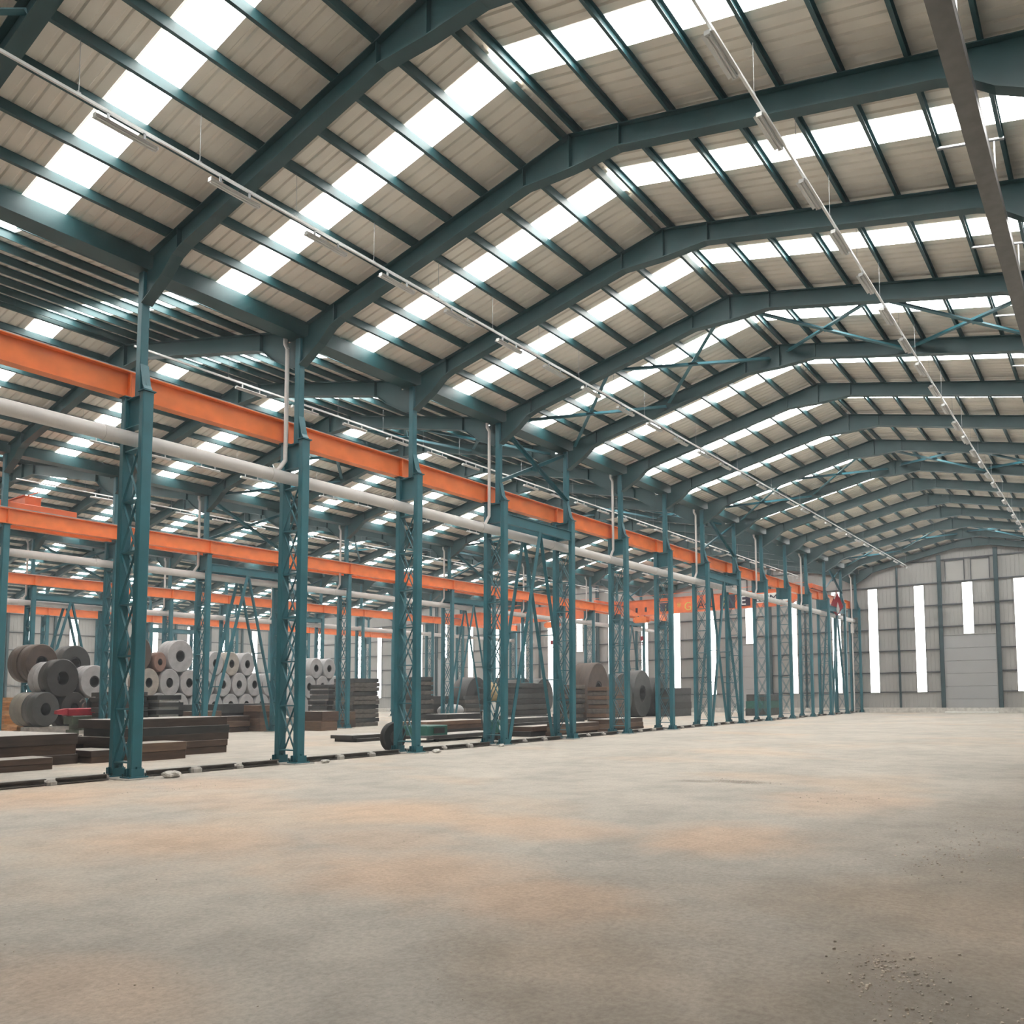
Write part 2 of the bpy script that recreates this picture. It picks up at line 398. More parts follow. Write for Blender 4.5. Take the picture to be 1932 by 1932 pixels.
# ------------------------------------------------------------------ portal frames
BOT = [(0,12.80),(1.2,12.84),(6.9,11.65),(7.35,11.56),(7.75,11.42),(8.2,11.08),(8.85,10.74),(9.1,10.62)]
def rafter_meshes():
    out = []
    for sg in (-1,1):
        m = MB(); e = 9.0 if sg < 0 else 9.18
        BT_ = BOT[:-1]+[(e,10.66 if sg < 0 else 10.6)]
        top = [(0,13.55),(8.75,zr(8.75)),(8.75,11.43),(e,11.43)]
        poly = [(sg*x,z) for x, z in top + list(reversed(BT_))]
        m.ext(poly, -.012, .012)
        b = [(sg*x,z) for x, z in BT_]; t = [(sg*x,z) for x, z in top[:2]]
        m.strip(b, -.12, .12, -.022 if sg > 0 else .022)
        m.strip(t, -.12, .12, -.02 if sg > 0 else .02)
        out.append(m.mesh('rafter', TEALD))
    out.append(MB().box(-.012,.012,-.11,.11,12.82,13.53).mesh('ridge_plate', TEALD))
    for x in (-7.6,-1.25,1.25,7.6):
        out.append(MB().box(x-.012,x+.012,-.11,.11,zr(x)-.46 if abs(x) < 7 else 11.45,zr(x)-.03).mesh('splice_plate', TEALD))
    return out
RM = rafter_meshes()
for k in range(5):
    idx = [i for i in range(FIRST[k],15)]
    for c, i in enumerate(idx):
        t = thing('portal_rafter', 'teal steel portal rafter, %s from the camera across the %s' % (ordw(c+1), BAYN[k]), 'roof beam', (XR[k],4*i,0), 'portal rafters of the '+BAYN[k])
        link('rafter', RM[0], t); link('rafter', RM[1], t); link('ridge_plate', RM[2], t)
        for q in RM[3:]: link('splice_plate', q, t)

# purlins
PD = [.185,1.31,2.43,3.55,4.67,5.79,6.90,8.01]
for k in range(5):
    y0 = 4*FIRST[k]-6
    for sg, side in ((-1,'far-side'),(1,'near-side')):
        for n, d in enumerate(PD):
            x = XR[k]+sg*d; z = zr(d); h = .20; w = .07
            s = -.207*sg; a = sg
            P = [(x-a*w/2,z),(x+a*w/2,z+s*w*a),(x+a*w/2,z+s*w*a+.012),(x-a*(w/2-.012),z+.012),(x-a*(w/2-.012),z+h-.012),(x+a*w/2,z+h-.012),(x+a*w/2,z+h),(x-a*w/2,z+h)]
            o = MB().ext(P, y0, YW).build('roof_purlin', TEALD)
            tag(o, 'teal purlin, %s below the ridge, %s slope of the %s' % (ordw(n+1), side, BAYN[k]), 'purlin', 'purlins of the %s %s slope' % (BAYN[k], side))

# ------------------------------------------------------------------ columns
def ibeam_v(m, x, y, z0, z1, dx, dy, t=.014):
    m.box(x+dx/2-t,x+dx/2,y-dy/2,y+dy/2,z0,z1).box(x-dx/2,x-dx/2+t,y-dy/2,y+dy/2,z0,z1).box(x-dx/2+t,x+dx/2-t,y-t/2,y+t/2,z0,z1); return m
LR, LL, SH = .35, -.44, .09      # leg and shaft offsets from the row line
def column_meshes():
    M = {}
    for n, x in (('r',LR),('l',LL)):
        M['leg'+n] = MB().cbox(x-.09,x+.09,-.115,.115,.05,8.58,.02).mesh('leg', TEAL)
        M['cap'+n] = MB().box(x-.13,x+.13,-.14,.14,8.58,8.605).mesh('cap_plate', TEAL)
        M['base'+n] = MB().box(x-.19,x+.19,-.2,.2,.02,.06).box(x-.14,x+.14,-.012,.012,.06,.26).box(x-.15,x-.135,-.13,.13,.06,.22).box(x+.135,x+.15,-.13,.13,.06,.22).box(x-.012,x+.012,-.16,.16,.06,.24).mesh('base_plate', TEAL)
        b = MB()
        for bx in (-.15,.15):
            for by in (-.16,.16): b.tube((x+bx,by,.05),(x+bx,by,.12),.018,6)
        M['bolt'+n] = b.mesh('anchor_bolts', TEALD)
    M['grout'] = MB().cbox(LL-.27,LR+.27,-.29,.29,-.01,.03,.015).mesh('grout_pad', CONC)
    la = MB(); z = .35; h = 1.16
    while z+h < 7.4:
        for y in (-.085,.085):
            la.bar((LL+.07,y,z),(LR-.07,y,z+h),.012,.045,(0,1,0)).bar((LR-.07,y+.014,z),(LL+.07,y+.014,z+h),.012,.045,(0,1,0))
        la.bar((LL+.07,0,z),(LR-.07,0,z),.17,.03)
        z += h
    la.bar((LL+.07,0,z),(LR-.07,0,z),.17,.03)
    M['lace'] = la.mesh('lacing', TEAL)
    hp = MB().box(LL+.08,LR-.08,-.012,.012,7.86,8.57)
    hp.box(LL+.08,LR-.08,-.09,.09,7.84,7.86).box(LL+.08,LR-.08,-.1,.1,8.50,8.52)
    M['head'] = hp.mesh('head_plate', TEAL)
    M['shaft'] = MB().cbox(SH-.1,SH+.1,-.085,.085,8.52,11.42,.015).mesh('upper_shaft', TEAL)
    gu = MB().ext([(SH+.10,8.60),(LR+.08,8.605),(LR+.0,8.72),(SH+.10,9.22)], -.012, .012)
    gu.strip([(LR+.05,8.63),(LR-.03,8.74),(SH+.10,9.24)], -.09, .09, -.014)
    M['gus'] = gu.mesh('gusset', TEAL)
    return M
CM = column_meshes()
CFIRST = [0,1,3,5]
for r in range(4):
    for c, i in enumerate(range(CFIRST[r],15)):
        t = thing('lattice_column', 'teal two-legged lattice column, %s from the camera in the %s row' % (ordw(c+1), ROWN[r]), 'column', (V[r],4*i,0), 'lattice columns of the %s row' % ROWN[r])
        for nm, ky in (('leg','legr'),('leg','legl'),('cap_plate','capr'),('cap_plate','capl'),('base_plate','baser'),('base_plate','basel'),('lacing','lace'),('head_plate','head'),('upper_shaft','shaft'),('gusset','gus'),('grout_pad','grout')):
            o = link(nm, CM[ky], t)
            if ky in ('baser','basel') and r == 0: link('anchor_bolts', CM['bolt'+ky[-1]], o)

# crane runway beams
def runway_mesh():
    m = MB(); L = 3.99; d = .60; z = 8.607
    m.box(-.14,.14,0,L,z,z+.02).box(-.15,.15,0,L,z+d-.022,z+d).box(-.008,.008,0,L,z+.02,z+d-.022)
    for y in (.0,L-.014): m.box(-.13,.13,y,y+.014,z+.02,z+d-.022)
    return m.mesh('runway_beam', ORANGE)
def rail_mesh():
    m = MB(); z = 9.207
    m.box(-.05,.05,0,3.99,z,z+.012).box(-.012,.012,0,3.99,z+.012,z+.045).box(-.025,.025,0,3.99,z+.045,z+.07); return m.mesh('crane_rail', GALV)
RW, RLM = runway_mesh(), rail_mesh()
for row, off, j0, nm in ((0,LL-.05,-1,'kerb column row'),(1,LR+.05,0,'second column row, near side'),(1,LL-.05,1,'second column row, far side'),(2,LR+.05,2,'third column row'),(3,LR+.05,4,'fourth column row')):
    for c, j in enumerate(range(j0,14)):
        t = thing('crane_runway_beam', 'orange crane runway girder, %s from the camera along the %s' % (ordw(c+1), nm), 'crane beam', (V[row]+off,4*j+.005,0), 'runway girders along the '+nm)
        link('girder', RW, t); link('crane_rail', RLM, t)

# white drain pipes and downpipes
for r, y0 in ((0,-6.),(1,2.),(2,10.)):
    x = V[r]-.19; m = MB(); m.tube((x,y0,7.6),(x,YW-.2,7.6),.165,20)
    t = tag(m.build('drain_pipe', PIPE), 'long fat white rainwater pipe threaded through the %s row' % ROWN[r], 'pipe')
    for i in range(max(0,int(y0//4)+1),15):
        MB().tube((x,4*i-.62,7.6),(x,4*i-.42,7.6),.18,20).build('collar', PIPE, t)
def downpipe(r, i, full=False):
    x = V[r]-.19; y = 4*i-.19; m = MB()
    m.path([(x-.10,y,11.47),(x-.10,y,11.30),(x,y,11.14),(x,y,8.05 if not full else .1)], .055, 12)
    if not full: m.path([(x,y,8.06),(x,y-.24,7.70)], .055, 12)
    return m
for r, L in ((0,(1,3,5,7,9,11)),(1,(1,3,5,7,9,11)),(2,(3,5,7))):
    for c, i in enumerate(L):
        tag(downpipe(r,i).build('downpipe', PIPE), 'white downpipe dropping from the gutter, %s from the camera in the %s row' % (ordw(c+1), ROWN[r]), 'downpipe', 'downpipes of the %s row' % ROWN[r])
dp = tag(downpipe(0,14,True).build('downpipe', PIPE), 'full-height white downpipe reaching the floor at the end wall corner', 'downpipe')
MB().cbox(V[0]-.19-.12,V[0]-.19+.12,56-.19-.10,56-.19+.10,6.55,7.35,.04).build('hopper_box', PIPE, dp)

# ------------------------------------------------------------------ bracing
def portal_brace(r, j, label):
    t = thing('portal_brace', label, 'brace', (V[r],4*j+2,0), 'braced frames between columns')
    for x in (LR,LL):
        MB().box(x-.07,x+.07,-1.89,1.89,7.78,7.80).box(x-.07,x+.07,-1.89,1.89,8.12,8.14).box(x-.006,x+.006,-1.89,1.89,7.80,8.12).build('strut', TEAL, t)
        for s in (-1,1):
            MB().angle((x,s*.06,7.78),(x,s*1.80,.12),.15,.016,(0,s,0)).build('diagonal', TEAL, t)
    for z in (2.3,4.0,5.7):
        for s in (-1,1):
            y = s*(.06+1.74*(7.78-z)/7.66); MB().tube((LL,y,z),(LR,y,z),.022,8).build('rung', TEAL, t)
    return t
def cross(p1, q1, p2, q2, label, name='cross_brace', cat='brace', group=None, w=.07, up=(0,0,1)):
    c = (Vector(p1)+Vector(q1))/2; t = thing(name, label, cat, c, group)
    f = lambda a: Vector(a)-c
    off = Vector(up)*.0
    MB().angle(f(p1),f(q1),w,.012,up).build('brace_bar', TEAL, t); MB().angle(f(p2)+Vector(up)*w,f(q2)+Vector(up)*w,w,.012,up).build('brace_bar', TEAL, t)
    n = Vector(up); a = Vector((0,1,0)); b = n.cross(a)
    MB().bar(a*-.14,a*.14,.28,.012,up).build('node_plate', TEAL, t)
    return t
GAPN = {3:'first braced gap',7:'second braced gap',12:'third braced gap'}
for r, gs in ((0,(3,7,12)),(1,(3,7,12)),(2,(3,7)),(3,(7,))):
    for g in gs:
        portal_brace(r, g, 'teal ladder-legged portal brace in the %s of the %s column row' % (GAPN[g], ROWN[r]))
        x = V[r]+SH
        cross((x,4*g+.1,9.35),(x,4*g+3.9,11.25),(x,4*g+.1,11.25),(x,4*g+3.9,9.35), 'teal steel cross above the girder, %s of the %s column row' % (GAPN[g], ROWN[r]), group='column crosses', w=.13, up=(1,0,0))
PANN = ['far eave','far ridge','near ridge','near eave']
GAPN[-2] = 'gap behind the first rafter'
for k, gs in ((0,(-2,3,7,12)),(1,(3,7)),(2,(7,))):
    for g in gs:
        for p, (d0, d1) in enumerate(((-8.6,-4.4),(-4.3,-.3),(.3,4.3),(4.4,8.6))):
            if g == -2 and p != 0: continue
            z0, z1 = zr(d0)-.33, zr(d1)-.33
            cross((XR[k]+d0,4*g+.12,z0),(XR[k]+d1,4*g+3.88,z1),(XR[k]+d0,4*g+3.88,z0),(XR[k]+d1,4*g+.12,z1),
                  'teal roof cross brace, %s panel, %s of the %s' % (PANN[p], GAPN[g], BAYN[k]), 'roof_cross_brace', 'brace', 'roof cross braces', .12)

# ------------------------------------------------------------------ gable posts
for k in range(4):
    for n, (dx, w) in enumerate(((-5.77,.14),(-2.5,.30),(1.61,.30),(4.85,.14))):
        x = XR[k]+dx; y = YW-.22
        o = ibeam_v(MB(), x, y, .39, zr(dx)-.62, w, .2, .016).build('gable_post', POST)
        tag(o, '%s blue-grey post against the end wall, %s across the %s' % ('slim' if w < .2 else 'wide', ordw(n+1), BAYN[k]), 'post', 'gable posts')
for c, i in enumerate(range(4,14)):
    o = ibeam_v(MB(), -73.62, 4*i, 0, 11.5, .3, .18, .016).build('wall_post', POST)
    tag(o, 'blue-grey post standing against the long side wall, %s from the camera' % ordw(c+1), 'post', 'side wall posts')

# ------------------------------------------------------------------ lighting: trunking rails, rods, fluorescent battens
def batten_parts():
    a = MB().cbox(-.045,.045,0,.98,-.055,0,.008).box(-.05,.05,-.012,0,-.075,.0).box(-.05,.05,.98,.992,-.075,.0)
    b = MB().tube((-.024,.02,-.075),(-.024,.96,-.075),.013,8).tube((.024,.02,-.075),(.024,.96,-.075),.013,8)
    c = MB().add([(-.11,0,-.045),(-.045,0,-.02),(.045,0,-.02),(.11,0,-.045),(-.11,.98,-.045),(-.045,.98,-.02),(.045,.98,-.02),(.11,.98,-.045)],[(0,1,5,4),(1,2,6,5),(2,3,7,6)])
    d = MB()
    for y in (.2,.78): d.box(-.012,.012,y-.02,y+.02,0,.125)
    return a.mesh('body', WHITE), b.mesh('tubes', TUBE), c.mesh('reflector', WHITE), d.mesh('bracket', GALV)
BB, BT, BR, BK = batten_parts()
ZT = 11.62
for k in range(3):
    for sg, side in ((-1,'far'),(1,'near')):
        x = XR[k]+sg*4.68; y0 = 4*FIRST[k]-2; rod = zr(4.68)+.02
        t = thing('lighting_trunking', 'thin white lighting rail hung along the %s slope of the %s' % (side, BAYN[k]), 'light rail', (x,y0,0), 'lighting rails')
        MB().box(-.022,.022,0,YW-1.2-y0,ZT-.025,ZT+.025).build('rail', WHITE, t)
        rm = MB().tube((0,0,ZT+.03),(0,0,rod),.005,6).box(-.02,.02,-.03,.03,ZT+.03,ZT+.05).mesh('hanger_rod', GALV)
        n = 0
        for j in range(FIRST[k],14):
            for dy in (.75,2.75): link('hanger_rod', rm, t, (0,4*j+dy-y0,0))
            for dy in (1.0,2.95):
                n += 1
                b = thing('hanging_strip_light', 'white fluorescent batten, %s from the camera, %s rail of the %s' % (ordw(n), side, BAYN[k]), 'strip light', (x,4*j+dy,ZT-.15), 'battens on the %s rail of the %s' % (side, BAYN[k]))
                link('body', BB, b); link('tubes', BT, b); link('reflector', BR, b); link('bracket', BK, b)

# ------------------------------------------------------------------ cable tray near the right-hand eave
t = thing('cable_tray', 'long grey cable duct hung along the near eave of the empty bay', 'cable duct', (16.70,0,0))
MB().box(-.16,.16,-8,55.5,10.98,11.0).box(-.16,-.145,-8,55.5,11.0,11.16).box(.145,.16,-8,55.5,11.0,11.16).build('duct', TRAYD, t)
MB().box(-.165,.165,-8,55.5,11.16,11.175).build('cover', GALV, t)
for j in range(-1,14):
    y = 4*j+2.46
    MB().bar((-.86,y,zr(6.9)-.02),(.30,y,zr(8.06)-.02),.06,.035).build('cross_bracket', GALV, t)
    for x in (-.13,.13): MB().bar((x,y,11.17),(x,y,zr(7.76+x)-.03),.03,.006).build('hanger_strap', GALV, t)

# ------------------------------------------------------------------ overhead cranes
def crane(k, y, x0, x1, label, top=False, name='overhead_crane'):
    t = thing(name, label, 'overhead crane', ((x0+x1)/2,y,0), 'overhead cranes'); w = (x1-x0)/2
    zt = 9.62
    P = [(-w+.1,zt),(-w+.1,9.30),(-w+.7,9.28),(-w+2.2,8.35),(w-2.2,8.35),(w-.7,9.28),(w-.1,9.30),(w-.1,zt)]
    if top:
        zt = 10.05; P = [(-w+.1,zt),(-w+.1,9.42),(w-.1,9.42),(w-.1,zt)]
    MB().ext(P,-.28,.28).box(-w+.1,w-.1,-.34,.34,zt,zt+.02).build('bridge_girder', ORANGE2, t)
    for s in (-1,1):
        e = MB().cbox(s*(w)-.16,s*(w)+.16,-1.5,1.5,9.33,9.66,.02).build('end_truck', ORANGE2, t)
        for yy in (-1.2,1.2): MB().tube((s*w-.07,yy,9.40),(s*w+.07,yy,9.40),.12,16).build('wheel', DARKG, e)
    MB().box(-w+1,w-1,.55,.60,zt+.02,zt+.05).box(-w+1,w-1,.55,.58,zt+.45,zt+.48).build('walkway_rail', ORANGE2, t)
    return t, w
c2, w2 = crane(1, 48, V[1]+LR+.05, V[0]+LL-.05, 'orange overhead crane with lettering crossing the plate bay near the end wall')
def board(t, x0, x1, z0, z1, m, y=-.30): return MB().box(x0,x1,y-.02,y,z0,z1).build('sign_board', m, t)
def letters(par, body, x, z, size, m, y=-.335, sx=1.):
    me = textmesh(body, size); me.materials.clear(); me.materials.append(m)
    me.transform(Matrix.Diagonal((sx,1,1,1))); me.transform(Matrix.Rotation(math.pi/2,4,'X')); me.transform(Matrix.Translation((x,y,z)))
    return link('lettering', me, par)
xc = c2.location.x
def cx(X): return X-xc
for X0, X1 in ((-16.5,-16.3),(-15.6,-15.4)): board(c2, cx(X0), cx(X1), 8.62, 9.0, INK)
b = board(c2, cx(-14.1), cx(-12.9), 8.55, 9.25, INK); letters(b, 'J', cx(-13.6), 8.7, .5, INKY)
letters(c2, '* G', cx(-12.5), 8.5, .95, INKY, -.31); letters(c2, 'A4L', cx(-10.6), 8.6, .9, INK, -.31)
b = board(c2, cx(-8.6), cx(-7.3), 8.42, 9.5, INK); letters(b, '80', cx(-8.4), 9.05, .45, INKY); letters(b, '75', cx(-8.4), 8.55, .45, INKY)
b = board(c2, cx(-7.0), cx(-6.0), 8.5, 9.45, INK); letters(b, 'E', cx(-6.85), 8.6, 1.0, INKW)
b = board(c2, cx(-5.7), cx(-2.8), 8.65, 9.35, INKW); letters(b, 'RUMII', cx(-5.6), 8.72, .72, INK, sx=1.25)
c3, w3 = crane(2, 47, V[2]+LR+.05, V[1]+LL-.05, 'plain orange overhead crane crossing the coil bay near the end wall')
c4, w4 = crane(2, 5.2, V[2]+LR+.05, V[1]+LL-.05, 'plain orange overhead crane crossing the coil bay close to the camera', True)
def hoist(x, y, label):
    t = thing('chain_hoist', label, 'hoist', (x,y,0))
    MB().cbox(-.6,.6,-.25,.25,7.75,8.25,.06).build('hoist_body', ORANGE, t)
    MB().tube((-.75,0,8.0),(-.6,0,8.0),.2,16).tube((.6,0,8.0),(.85,0,8.0),.2,16).build('motor', ORANGE2, t)
    MB().box(-.35,-.3,-.05,.05,8.25,8.36).box(.3,.35,-.05,.05,8.25,8.36).build('trolley_hanger', DARKG, t)
    MB().tube((-.15,0,7.75),(-.04,0,6.6),.012,6).tube((.15,0,7.75),(.04,0,6.6),.012,6).build('rope', DARK, t)
    MB().cbox(-.12,.12,-.07,.07,6.25,6.6,.03).path([(0,0,6.25),(0,0,6.1),(.09,0,6.0),(.05,0,5.9),(-.05,0,5.9),(-.09,0,5.98)],.022,8).build('hook_block', RED, t)
hoist(xc-6.6, 48, 'orange chain hoist hanging under the lettered crane')
hoist(c3.location.x+3.0, 47, 'orange chain hoist hanging under the plain crane of the coil bay')
# red and white notice hung on the nearest row near the end wall
t = thing('hanging_sign', 'red diamond-shaped notice hung between the last columns of the kerb row', 'sign', (.12,49.9,0))
P = [(-.52,8.15),(0,7.45),(.52,8.15),(0,9.45)]
MB().add([(x,0,z) for x, z in P]+[(x,.03,z) for x, z in P],[(0,1,2,3),(7,6,5,4),(0,4,5,1),(1,5,6,2),(2,6,7,3),(3,7,4,0)]).build('board', RED, t)
MB().add([(.02,-.004,7.62),(.2,-.004,7.75),(.24,-.004,8.0),(.1,-.004,8.55),(-.02,-.004,8.0)],[(0,1,2,3,4)]).build('emblem', INKW, t)
MB().add([(-.02,-.004,9.36),(-.24,-.004,8.85),(-.12,-.004,8.75),(.03,-.004,9.2)],[(0,1,2,3)]).build('emblem', INKW, t)
MB().tube((0,.015,9.4),(0,.015,11.44),.012,6).build('hanging_rod', DARKG, t)

# ------------------------------------------------------------------ kerb along the nearest row
for c, j in enumerate(range(-1,14)):
    y0, y1 = 4*j+.35, 4*j+3.65
    t = thing('floor_kerb', 'low concrete kerb with dark steel channel, %s from the camera under the kerb columns' % ordw(c+1), 'kerb', (V[0],4*j,0), 'kerbs between the columns')
    MB().cbox(-.75,.02,.33,3.67,-.01,.10,.02).build('kerb', CONC, t)
    for a, b in ((.40,1.35),(1.55,2.45),(2.65,3.60)):
        MB().box(.03,.13,a,b,.02,.04).box(.03,.045,a,b,.04,.13).box(.03,.13,a,b,.12,.14).build('steel_channel', KCH, t)
    for a in (1.37,2.47):
        r_ = random.uniform(.0,.08); MB().cbox(.0,.17+r_,a-r_,a+.16+r_,-.01,.11+r_*.5,.05).build('concrete_lump', CONC, t)

# ------------------------------------------------------------------ slabs, plates and stacks
def slab(x0, x1, y0, y1, z0, z1, m, label, name='steel_slab', cat='steel slab', group=None, c=.012):
    cx_, cy_ = (x0+x1)/2, (y0+y1)/2
    o = MB().cbox(x0-cx_,x1-cx_,y0-cy_,y1-cy_,0,z1-z0,c).build(name, m); o.location = (cx_,cy_,z0)
    return tag(o, label, cat, group)
def stack(desc, x, w, y0, y1, ts, mats, group, gap=.0, spacer=None, jit=.06, name='steel_slab', cat='steel slab', what='slab', z=0.):
    """x is the face towards the nearest bay; slabs listed bottom first"""
    n = len(ts); c = min(.012, min(ts)*.2)
    for i, tk in enumerate(ts):
        j = (random.uniform(-jit,jit), random.uniform(-jit,jit), random.uniform(-jit,jit))
        pos = 'topmost' if i == n-1 else ('undermost' if i == 0 else '%s down' % ordw(n-i))
        lab = '%s %s, %s in the %s' % (what[0], what[1], pos, desc)
        m = mats[i % len(mats)]
        slab(x-w+j[0], x+j[0], y0+j[1], y1+j[2], z, z+tk, m, lab, name, cat, group, c)
        z += tk
        if gap and i < n-1:
            sp = 'topmost' if i == n-2 else '%s' % ordw(n-1-i)
            tag(MB().box(x-w+.12,x-.10,y0+.12,y1-.12,z,z+gap).build('spacer_board', PAPER if spacer is None else spacer),
                'flat spacer board, %s gap of the %s' % (sp, desc), 'spacer', 'spacers of the '+desc)
            z += gap
    return z
stack('broad dark slab pile before the first column', -5.98, 6.2, -5.2, 1.50, (.26,.28,.28), (DBROWN,BROWN,DBROWN), 'slabs of the broad pile', jit=.05, what=('dark brown','slab'))
stack('small low slab pile beside the broad pile', -4.55, 1.1, -2.6, .35, (.15,.15), (BROWN,), 'slabs of the low pile', jit=.04, what=('brown steel','slab'))
stack('brown slab pile just behind the first column', -5.55, 1.7, 1.64, 2.35, (.17,.17), (BROWN,DBROWN), 'slabs behind the first column', jit=.03, what=('brown steel','slab'))
stack('plate pile lying beyond the first column', -8.5, 2.4, 1.9, 3.45, (.25,.25), (BROWN,DBROWN), 'plates beyond the first column', jit=.04, what=('dark steel','plate'))
stack('brown slab pair just past the first column', -4.95, 1.2, 2.60, 3.85, (.25,.24), (BROWN,BROWN2), 'slab pair past the first column', jit=.03, what=('brown steel','slab'))
stack('long dark slab pile between the first two columns', -6.3, 2.2, 2.6, 5.9, (.22,.20,.22,.24,.26), (BROWN,BROWN,DBROWN,DARK,DBROWN), 'slabs between the first columns', jit=.10, what=('dark steel','slab'))
stack('tall black plate stack beside the second row', -20.4, 2.2, 9.1, 10.5, (.20,)*9, (DARK,DARK,DARKG), 'black plate stack', gap=.035, spacer=DARKG, what=('black steel','plate'))
stack('black plate stack with white paper layers', -19.75, 2.0, 10.62, 11.75, (.22,)*6, (DARKG,DARK), 'papered plate stack', gap=.12, what=('dark steel','plate'))
stack('brown block pile before the second column', -19.8, 1.4, 12.6, 13.75, (.38,.38,.36), (BROWN2,BROWN), 'brown blocks', jit=.03, what=('brown steel','block'))
stack('pale brown block pile by the second row', -20.6, 1.4, 14.3, 15.75, (.28,.28,.26), (BROWN,BROWN2), 'pale brown blocks', jit=.05, what=('brown steel','block'))
stack('rust brown block pile behind the second column', -19.95, 1.5, 15.9, 17.1, (.34,.35,.34,.33), (BROWN2,BROWN2,BROWN), 'rust brown blocks', jit=.03, what=('rust brown steel','block'))
stack('long dark beam pile below the white coils', -21.8, 1.0, 12.6, 17.6, (.45,.5,.5), (DARKG,DARK), 'long beam pile', jit=.03, what=('dark steel','beam'))
stack('brown crate pile just past the second column', -17.0, 1.5, 17.4, 18.4, (.5,.5), (BROWN2,BROWN), 'brown crates', jit=.04, what=('brown','crate'))
stack('brown crate pair below the far white coils', -19.5, 1.4, 18.85, 20.05-.2, (.46,.45), (BROWN2,BROWN), 'crate pair', jit=.03, what=('brown','crate'))
stack('brown crate pair before the dark plate stack', -19.5, 1.4, 20.35, 21.55, (.45,.44), (BROWN,BROWN2), 'second crate pair', jit=.03, what=('brown','crate'))
stack('black plate stack with white spacers behind the crates', -22.8, 1.8, 22.1, 24.3, (.24,)*8, (DARK,DARKG), 'spaced plate stack', gap=.085, what=('black steel','plate'))
stack('tall dark plate stack before the third column', -19.9, 1.8, 21.7, 23.5, (.23,)*11, (GREYB,DARKG,GREYB), 'tall plate stack', gap=.03, spacer=GREYB, what=('dark steel','plate'))
stack('grey plate stack just past the third column', -21.5, 1.7, 28.3, 29.5, (.25,)*10, (GREYB,DARKG), 'grey plate stack', gap=.06, spacer=DARKG, what=('grey steel','plate'))
stack('dark crate stack beside the grey plates', -23.8, 1.5, 31.6, 33.2, (.58,.58,.58), (DARKG,DARK), 'dark crates', jit=.04, what=('dark','crate'))
stack('low grey plate stack beyond the dark crates', -22.4, 1.5, 33.4, 35.1, (.24,)*6, (GREYB,DARKG), 'low grey plates', gap=.06, spacer=DARKG, what=('grey steel','plate'))
stack('brown slab pair behind the green trailer', -20.6, 1.6, 28.2, 29.6, (.4,.4), (BROWN2,), 'slabs behind trailer', z=0, jit=.04, what=('brown steel','slab')) if False else None
stack('wide dark plate pile in the plate bay', -15.1, 1.8, 24.4, 27.6, (.33,.34), (DARKG,DARK), 'wide dark plates', jit=.05, what=('dark steel','plate'))
stack('long brown plate pile behind the green trailer', -8.1, 1.8, 16.2, 20.2, (.20,.20,.18), (DARK,BROWN,BROWN2), 'plates behind the trailer', jit=.08, what=('brown steel','plate'))
stack('black plate pair before the green trailer', -6.6, 1.3, 11.1, 13.1, (.13,.13), (DARK,), 'black plate pair', jit=.12, what=('black steel','plate'))
stack('long low slab pile behind the braced columns', -5.5, 1.4, 18.5, 22.2, (.22,.22,.22), (BROWN,DARK,DARKG), 'long low slabs', jit=.10, what=('brown steel','slab'))
stack('dark slab pair beside the braced columns', -2.5, 1.1, 16.6, 19.3, (.22,.20), (DARK,BROWN), 'slab pair by the brace', jit=.06, what=('dark steel','slab'))
stack('brown slab pile past the portal brace', -1.15, 1.0, 17.2, 19.6, (.18,.18,.17), (BROWN,BROWN2), 'slabs right of the brace', jit=.05, what=('brown steel','slab'))
stack('brown slab pile behind the sixth column', -1.15, 1.1, 20.5, 23.4, (.2,.2,.2), (BROWN,BROWN2,BROWN), 'slabs behind the sixth column', jit=.06, what=('brown steel','slab'))
stack('big black plate stack framed by the ladder brace', -10.8, 1.9, 24.6, 28.5, (.25,)*8, (DARK,DARKG), 'big black plates', gap=.06, spacer=DARKG, what=('black steel','plate'))
stack('grey plate stack past the ladder brace', -10.7, 1.5, 30.7, 32.0, (.24,)*8, (DARKG,GREYB), 'grey plates by the brace', gap=.06, spacer=DARKG, what=('grey steel','plate'))
stack('brownish plate stack before the sixth column', -9.2, 1.5, 32.3, 34.4, (.24,)*8, (GREYB,BROWN2), 'brownish plates', gap=.04, spacer=DARKG, what=('brownish steel','plate'))
stack('dark steel pile past the seventh column', -10.4, 1.6, 43.2, 46.0, (.55,.55,.55,.5), (DARKG,DARK), 'far dark blocks', jit=.05, what=('dark steel','block'))
stack('dark steel pile low among the last columns', -4.4, 1.4, 46.0, 49.6, (.55,.55,.5), (DARKG,GREEN), 'last dark blocks', jit=.05, what=('dark steel','block'))
stack('orange timber plank stack by the dark coils', -33.2, 1.6, 9.6, 10.45, (.24,)*8, (WOOD,WOOD2,WOOD), 'timber planks', jit=.05, name='timber_plank', cat='timber', what=('orange','timber'))
stack('pale timber pair in front of the dark coils', -30.6, 1.2, 9.15, 10.1, (.22,.20), (WOOD2,), 'pale timber pair', jit=.1, name='timber_plank', cat='timber', what=('pale','timber'))

